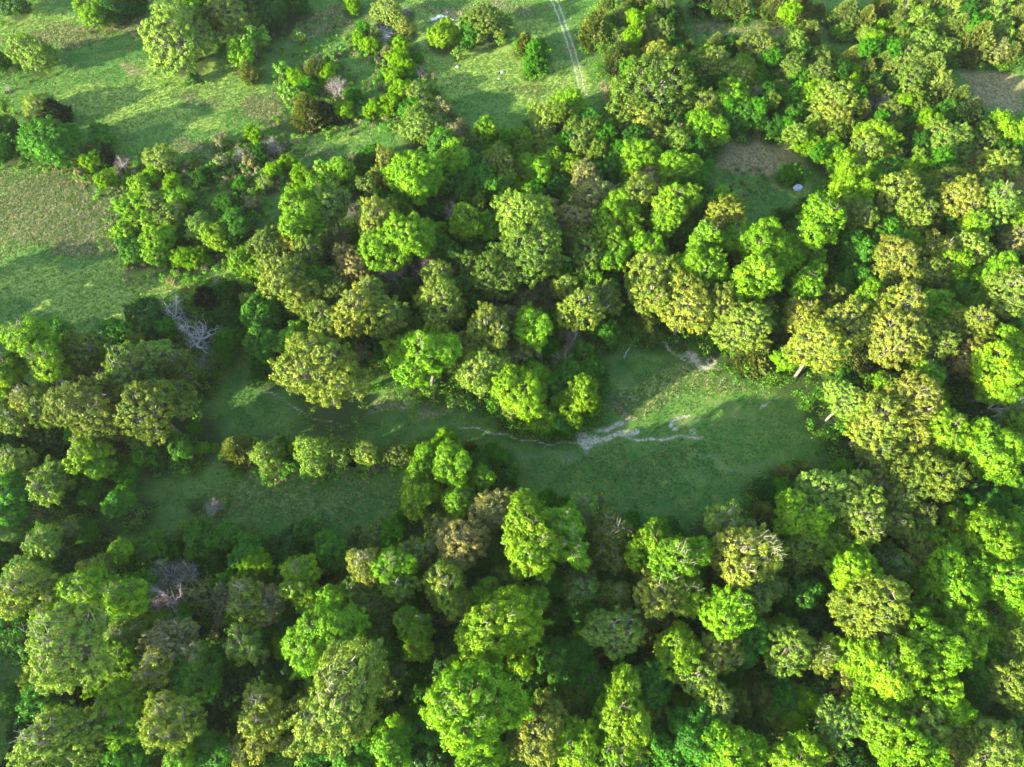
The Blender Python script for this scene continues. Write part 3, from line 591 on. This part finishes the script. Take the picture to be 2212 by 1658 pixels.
# leaf litter under the woods
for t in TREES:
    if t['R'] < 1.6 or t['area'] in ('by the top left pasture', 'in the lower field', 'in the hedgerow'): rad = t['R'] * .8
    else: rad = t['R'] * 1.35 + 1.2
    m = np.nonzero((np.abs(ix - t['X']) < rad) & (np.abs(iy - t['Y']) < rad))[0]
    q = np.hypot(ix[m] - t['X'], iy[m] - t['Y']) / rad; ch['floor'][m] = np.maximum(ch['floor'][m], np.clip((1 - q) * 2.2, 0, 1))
def full(k):
    a = np.zeros(len(px)); a[inner] = ch[k]; return a
cover = np.stack([full('sand'), full('dry'), full('soil'), np.ones(len(px))], 1)
nx, ny = len(gx), len(gy); ii = (np.arange(ny - 1)[:, None] * nx + np.arange(nx - 1)[None]).ravel()
hz = terrain(px, py) * np.clip(1 - (np.maximum(np.abs(px) - 180, 0) + np.maximum(np.abs(py - 90) - 120, 0)) / 200, 0, 1)
gm = mesh_from('ground', np.stack([px, py, hz], 1), np.stack([ii, ii + 1, ii + nx + 1, ii + nx], 1).ravel(), 4, ground_material(),
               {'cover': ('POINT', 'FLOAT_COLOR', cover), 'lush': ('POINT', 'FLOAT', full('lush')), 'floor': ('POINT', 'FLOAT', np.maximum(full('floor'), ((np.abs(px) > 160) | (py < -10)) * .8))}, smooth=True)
tag(link('ground', gm), kind='structure')

# ------------------------------------------------------------------ grass tufts standing in the fields (nobody could count them)
VEG = col_leaf_material('field_grass')
mass_of_small_trees()
dens = np.clip(.22 + ch['dry'] * 1.0 + .15 * ch['lush'] - ch['sand'] * 1.2 - ch['floor'] * 1.5, 0, 1)
view = (np.abs(ix) < 12 + .76 * (np.hypot(iy, CAM_H))) & (iy > 5)
dens = dens * view; dens /= dens.sum()
NT_ = 170000
pick = rng.choice(len(ix), NT_, p=dens)
bx = ix[pick] + rng.normal(size=NT_) * .3; by = iy[pick] + rng.normal(size=NT_) * .3
dr = ch['dry'][pick]; nb = 4
h = (.16 + .16 * rng.random(NT_) + .42 * dr * rng.random(NT_))
B = np.repeat(np.stack([bx, by, terrain(bx, by) - .02], 1), nb, 0); hh = np.repeat(h, nb)[:, None] * (.6 + .6 * rng.random((NT_ * nb, 1)))
an = rng.random(NT_ * nb) * 6.283; side = np.stack([np.cos(an), np.sin(an), 0 * an], 1); lean = np.stack([-np.sin(an), np.cos(an), 0 * an], 1) * rng.normal(size=(NT_ * nb, 1)) * .45
B[:, :2] += rng.normal(size=(NT_ * nb, 2)) * .12
Vg = np.stack([B - side * .075, B + side * .075, B + (lean + np.array([0, 0, 1])) * hh], 1).reshape(-1, 3)
isdry = (rng.random(NT_) < .12 + .5 * dr)
gc = np.where(isdry[:, None], np.array([[.48, .41, .25]]), np.array([[.13, .27, .045]])) * (.7 + .6 * rng.random((NT_, 1)))
gc = np.repeat(gc, nb, 0)
me = mesh_from('grass', Vg, np.arange(len(Vg)), 3, VEG, {'hue': ('FACE', 'FLOAT_COLOR', np.concatenate([gc, np.ones((len(gc), 1))], 1))})
tag(link('grass', me), 'grass and dry weeds growing over the fields', 'grass', kind='stuff')

# ------------------------------------------------------------------ undergrowth between the trunks
cs, hu, wd = [], [], []
BRUSHY = {'in the hedgerow', 'in the brush under the pasture', 'in clump above shaded left field', 'in the upper lime treeline', 'in the thicket left of treeline'}
BARE_ = {'by the top left pasture', 'in the lower field', 'at top edge beyond the pasture'}
for t in TREES:
    R = t['R']; brushy = t['area'] in BRUSHY
    if t['area'] in BARE_: n, reach, top = int(R * 2.5), 1.0, .9
    elif brushy: n, reach, top = int(10 + R * 8), (2.3 if 'hedge' not in t['area'] else 1.0), 1.8
    elif R < 1.5: continue
    else: n, reach, top = int(10 + R * 7), 1.25, 4.6
    a = rng.random(n) * 6.283; q = R * (.25 + reach * np.sqrt(rng.random(n)))
    p = np.stack([t['X'] + q * np.cos(a), t['Y'] + q * np.sin(a)], 1); hz_ = .3 + top * rng.random(n) ** 1.6
    cs.append(np.concatenate([p, (terrain(p[:, 0], p[:, 1]) + hz_ * .75)[:, None]], 1))
    u = rng.random((n, 1)); base = np.array([[.065, .205, .018]]) * (.6 + .9 * rng.random((n, 1))) + np.array([[.09, .07, .01]]) * u ** 2
    if brushy: base = np.where(rng.random((n, 1)) < .25, np.array([[.26, .22, .13]]), base * 1.5)
    hu.append(base); wd.append(np.full(n, .7 if (brushy or t['area'] in BARE_) else 1.15))
# ragged brush in the open strips
for (x, y, rx, ry, n) in ((400, 385, 190, 45, 420), (345, 475, 105, 85, 420), (470, 500, 90, 60, 200), (690, 190, 85, 65, 260), (855, 150, 55, 85, 240), (905, 255, 70, 50, 220), (160, 350, 110, 30, 130), (700, 90, 120, 50, 110), (560, 330, 90, 30, 160), (1480, 60, 60, 20, 20), (980, 845, 90, 26, 60), (1620, 400, 60, 40, 40), (700, 975, 170, 16, 50)):
    a = rng.random(n) * 6.283; q = np.sqrt(rng.random(n)); P_ = np.array([at(x + rx * q_ * math.cos(a_), y + ry * q_ * math.sin(a_))[0] for a_, q_ in zip(a, q)])
    hz_ = .15 + 1.1 * rng.random(n) ** 2; P_[:, 2] = terrain(P_[:, 0], P_[:, 1]) + hz_
    cs.append(P_); u = rng.random((n, 1)); hu.append(np.where(u < .3, np.array([[.26, .24, .12]]), np.where(u < .7, np.array([[.13, .29, .025]]), np.array([[.07, .18, .025]])))); wd.append(.35 + .45 * rng.random(n))
cs = np.concatenate(cs); hu = np.concatenate(hu); wd = np.concatenate(wd); m_ = 40
V, _ = leaf_quads(cs, np.tile(np.array([[0, 0, 1.]]), (len(cs), 1)), np.repeat(wd, m_)[:, None], m_, .32, np.zeros(len(cs)))
hu4 = np.concatenate([np.repeat(hu, m_, 0) * (.7 + .6 * rng.random((len(hu) * m_, 1))), np.ones((len(hu) * m_, 1))], 1)
me = mesh_from('undergrowth', V, np.arange(len(V)), 4, VEG, {'hue': ('FACE', 'FLOAT_COLOR', hu4)})
tag(link('undergrowth', me), 'tangled green undergrowth between the trunks', 'undergrowth', kind='stuff')

# ------------------------------------------------------------------ the wood goes on beyond the left and lower side of the photo
def off_frame_wood(spots):
    P, O = [], []; HU = []
    for (x, y, R, h) in spots:
        q, o, _, _ = lobed_points(R, R * 1.1, 9, 1.0); z0 = h - R * 1.1
        P.append(q + np.array([x, y, z0])); O.append(o); HU.append(np.tile(np.array([[.08, .17, .03]]) * (.7 + .8 * random.random()), (len(q), 1)))
    P = np.concatenate(P); O = np.concatenate(O); HU = np.concatenate(HU)
    V, _ = leaf_quads(P, O, .75, 18, .55, np.zeros(len(P)))
    hu4 = np.concatenate([np.repeat(HU, 18, 0), np.ones((len(HU) * 18, 1))], 1)
    return mesh_from('wood_beyond', V, np.arange(len(V)), 4, VEG, {'hue': ('FACE', 'FLOAT_COLOR', hu4)})
spots = []
for y in np.arange(-34, 84, 8.5):
    edge = -(.708 * (130 * math.sin(PITCH) + y * math.cos(PITCH))) - 9      # left side of the frame at this distance
    for k in range(3):
        spots.append((edge - k * 9 + random.uniform(-2, 2), y + random.uniform(-3, 3), random.uniform(4, 5.5), random.uniform(11, 15)))
for x in np.arange(-80, 60, 9):
    for k in range(2): spots.append((x + random.uniform(-2, 2), -16 - k * 9 + random.uniform(-2, 2), random.uniform(4, 5.5), random.uniform(10, 14)))
tag(link('distant_wood', off_frame_wood(spots)), 'wood going on beyond the left and lower edges', 'wood', kind='stuff')

# ------------------------------------------------------------------ small things
def box_mesh(name, dims, mat, bend=0.):
    sx, sy, sz = dims; n = 7; g = np.linspace(-.5, .5, n); A, B_ = np.meshgrid(g, g)
    z = bend * (np.sin(A * 5 + 1) * .5 + np.cos(B_ * 4) * .5); top = np.stack([A * sx, B_ * sy, z + sz / 2], -1).reshape(-1, 3); bot = top - np.array([0, 0, sz])
    i = (np.arange(n - 1)[:, None] * n + np.arange(n - 1)[None]).ravel()
    F_ = [np.stack([i, i + 1, i + n + 1, i + n], 1), np.stack([i + n, i + n + 1, i + 1, i], 1) + n * n]
    rim = list(range(n)) + [k * n + n - 1 for k in range(1, n)] + [n * n - 1 - k for k in range(1, n)] + [k * n for k in range(n - 2, 0, -1)]
    F_.append(np.array([[rim[(k + 1) % len(rim)], rim[k], rim[k] + n * n, rim[(k + 1) % len(rim)] + n * n] for k in range(len(rim))]))
    return mesh_from(name, np.concatenate([top, bot]), np.concatenate(F_).ravel(), 4, mat)

def root_at(name, x, y, label, cat, group=None, rz=0):
    p, _ = at(x, y); o = bpy.data.objects.new(name, None); COL.objects.link(o); o.location = (p[0], p[1], terr(p[0], p[1])); o.rotation_euler.z = rz
    return tag(o, label, cat, group)

scrap = root_at('scrap_heap', 956, 46, 'heap of crumpled white sheets with rusty pieces behind a lime tree', 'scrap heap')
for i, (dx, dy, sx, sy, rz, ry, m) in enumerate(((-2.4, .3, 1.9, 1.1, .5, .3, WHITE), (-1.3, 1., 1.6, .9, .1, -.25, WHITE), (-.2, 1.3, 1.5, .8, -.4, .2, WHITE), (.8, 1.0, 1.3, .6, -.8, .35, RUST), (1.6, .4, 2.2, .7, -.9, .3, WHITE), (2.5, .0, 1.9, .6, -.8, -.3, WHITE), (.2, .1, .8, .5, .4, .1, RUST), (2.2, -1.2, .6, .9, .2, .4, WHITE))):
    o = link('rusty_sheet' if m is RUST else 'sheet', box_mesh('sheet', (sx, sy, .05), m, .25), scrap, (dx, dy, .45 + .1 * (i % 3))); o.rotation_euler = (.2 * math.sin(i), ry, rz)

tarp = root_at('tarp', 1723, 409, 'crumpled pale blue and white tarp in the shade below the brown clearing', 'tarp')
th = np.linspace(0, 2 * math.pi, 28, endpoint=False); rows = []
for k in range(9):
    f = k / 8; rr = math.cos(f * math.pi / 2) ** .55
    rows.append(np.stack([1.05 * rr * np.cos(th) * (1 + .10 * np.sin(th * 5 + f * 4)), .85 * rr * np.sin(th) * (1 + .1 * np.sin(th * 7)), np.full(28, .95 * math.sin(f * math.pi / 2)) + .07 * np.sin(th * 6 + f * 9)], 1))
Vt = np.concatenate(rows); qi = np.array([[r * 28 + c, r * 28 + (c + 1) % 28, (r + 1) * 28 + (c + 1) % 28, (r + 1) * 28 + c] for r in range(8) for c in range(28)])
link('cover', mesh_from('cover', Vt * 1.05, qi.ravel(), 4, TARP), tarp)

def rock(name, x, y, s, label):
    n, m = 12, 8; V = []
    for a in range(m):
        for b in range(n):
            f = math.pi * a / (m - 1); g_ = 2 * math.pi * b / n; q = 1 + .22 * math.sin(3 * g_ + x + a) + .12 * math.cos(5 * g_ - f * 2)
            V.append((q * math.sin(f) * math.cos(g_), q * .8 * math.sin(f) * math.sin(g_), .6 * math.cos(f) + .2))
    V = np.array(V) * s; Q = np.array([[a * n + b, a * n + (b + 1) % n, (a + 1) * n + (b + 1) % n, (a + 1) * n + b] for a in range(m - 1) for b in range(n)])
    o = link(name, mesh_from(name, V, Q.ravel(), 4, ROCK)); p, _ = at(x, y); o.location = (p[0], p[1], terr(p[0], p[1]))
    tag(o, label, 'rock', 'pale rocks in the upper pasture')
rock('rock', 988, 146, .45, 'lone pale rock on the lush grass right of the lime treeline')
rock('rock', 1085, 158, .5, 'pale rock lying just left of the bronze cedar bush')
rock('rock', 1078, 172, .3, 'smaller pale rock below left of the bronze cedar bush')

# heap of bleached cut branches
heap = root_at('brush_heap', 828, 78, 'heap of bleached cut branches on bare ground above the lime treeline', 'brush heap')
segs = []
for i in range(150):
    a = rng.random() * 6.283; c_ = np.array([rng.normal() * 1.3, rng.normal() * .9, .2 + .8 * rng.random()]); L = .6 + rng.random()
    dd = np.array([math.cos(a), math.sin(a), .25 * rng.normal()]); limb(segs, c_ - dd * L, c_ + dd * L, .06, .025, 3, .06)
V, Q = tube(segs, 4); link('branches', mesh_from('branches', V, Q, 4, SILVER), heap)

# broken snags
def snag(x, y, Ht, lean, label, arms=2, th=1.):
    o = root_at('snag', x, y, label, 'dead trunk', 'broken dead trunks'); segs = []
    pts = limb(segs, (0, 0, -.2), (lean[0], lean[1], Ht), .20 * th, .10 * th, 6, .012)
    for k in range(arms):
        s_ = pts[-1 - (k % 2)]; a = 1.0 + k * 2.4; limb(segs, s_, s_ + np.array([math.cos(a) * 1.1, math.sin(a) * .5, 1.0]), .09 * th, .03 * th, 3, .08)
    V, Q = tube(segs, 6); link('trunk', mesh_from('trunk', V, Q, 4, SILVER if th > .5 else BARK), o)
snag(1343, 672, 7.5, (.9, .2), 'tall pale snag with a forked broken top right of the grove centre', 4)
snag(1202, 612, 8., (.3, 0), 'thin grey pole of a dead trunk left of two bright oaks mid grove', 0)
snag(1206, 606, 6., (1.2, .5), 'short leaning dead pole beside the thin grey pole', 0)
snag(1572, 612, 7., (.3, .6), 'grey snag with side arms between the two lime crowns', 3)
snag(1349, 772, 2.6, (.1, 0), 'short grey stump at the grove edge above the sandy field', 1)
snag(1221, 1004, 2.8, (.3, .3), 'thin dead sapling on the shaded field below the sandy trail', 4, .35)

# ------------------------------------------------------------------ thin evening haze in the air
hz_m = NT('thin_haze'); pv = hz_m.n('ShaderNodeVolumePrincipled'); pv.inputs['Color'].default_value = (.92, .94, 1., 1); pv.inputs['Density'].default_value = .00005; pv.inputs['Anisotropy'].default_value = .2
hz_m.l(pv.outputs[0], hz_m.out.inputs['Volume'])
c8 = np.array([(x_, y_, z_) for z_ in (-4.5, 134) for y_ in (-330, 420) for x_ in (-380, 380)], float)
me = mesh_from('haze', c8, np.array([0, 2, 3, 1, 4, 5, 7, 6, 0, 1, 5, 4, 2, 6, 7, 3, 0, 4, 6, 2, 1, 3, 7, 5]), 4, hz_m.m)
tag(link('haze', me), 'thin pale evening haze in the air over the woods', 'haze', kind='stuff')
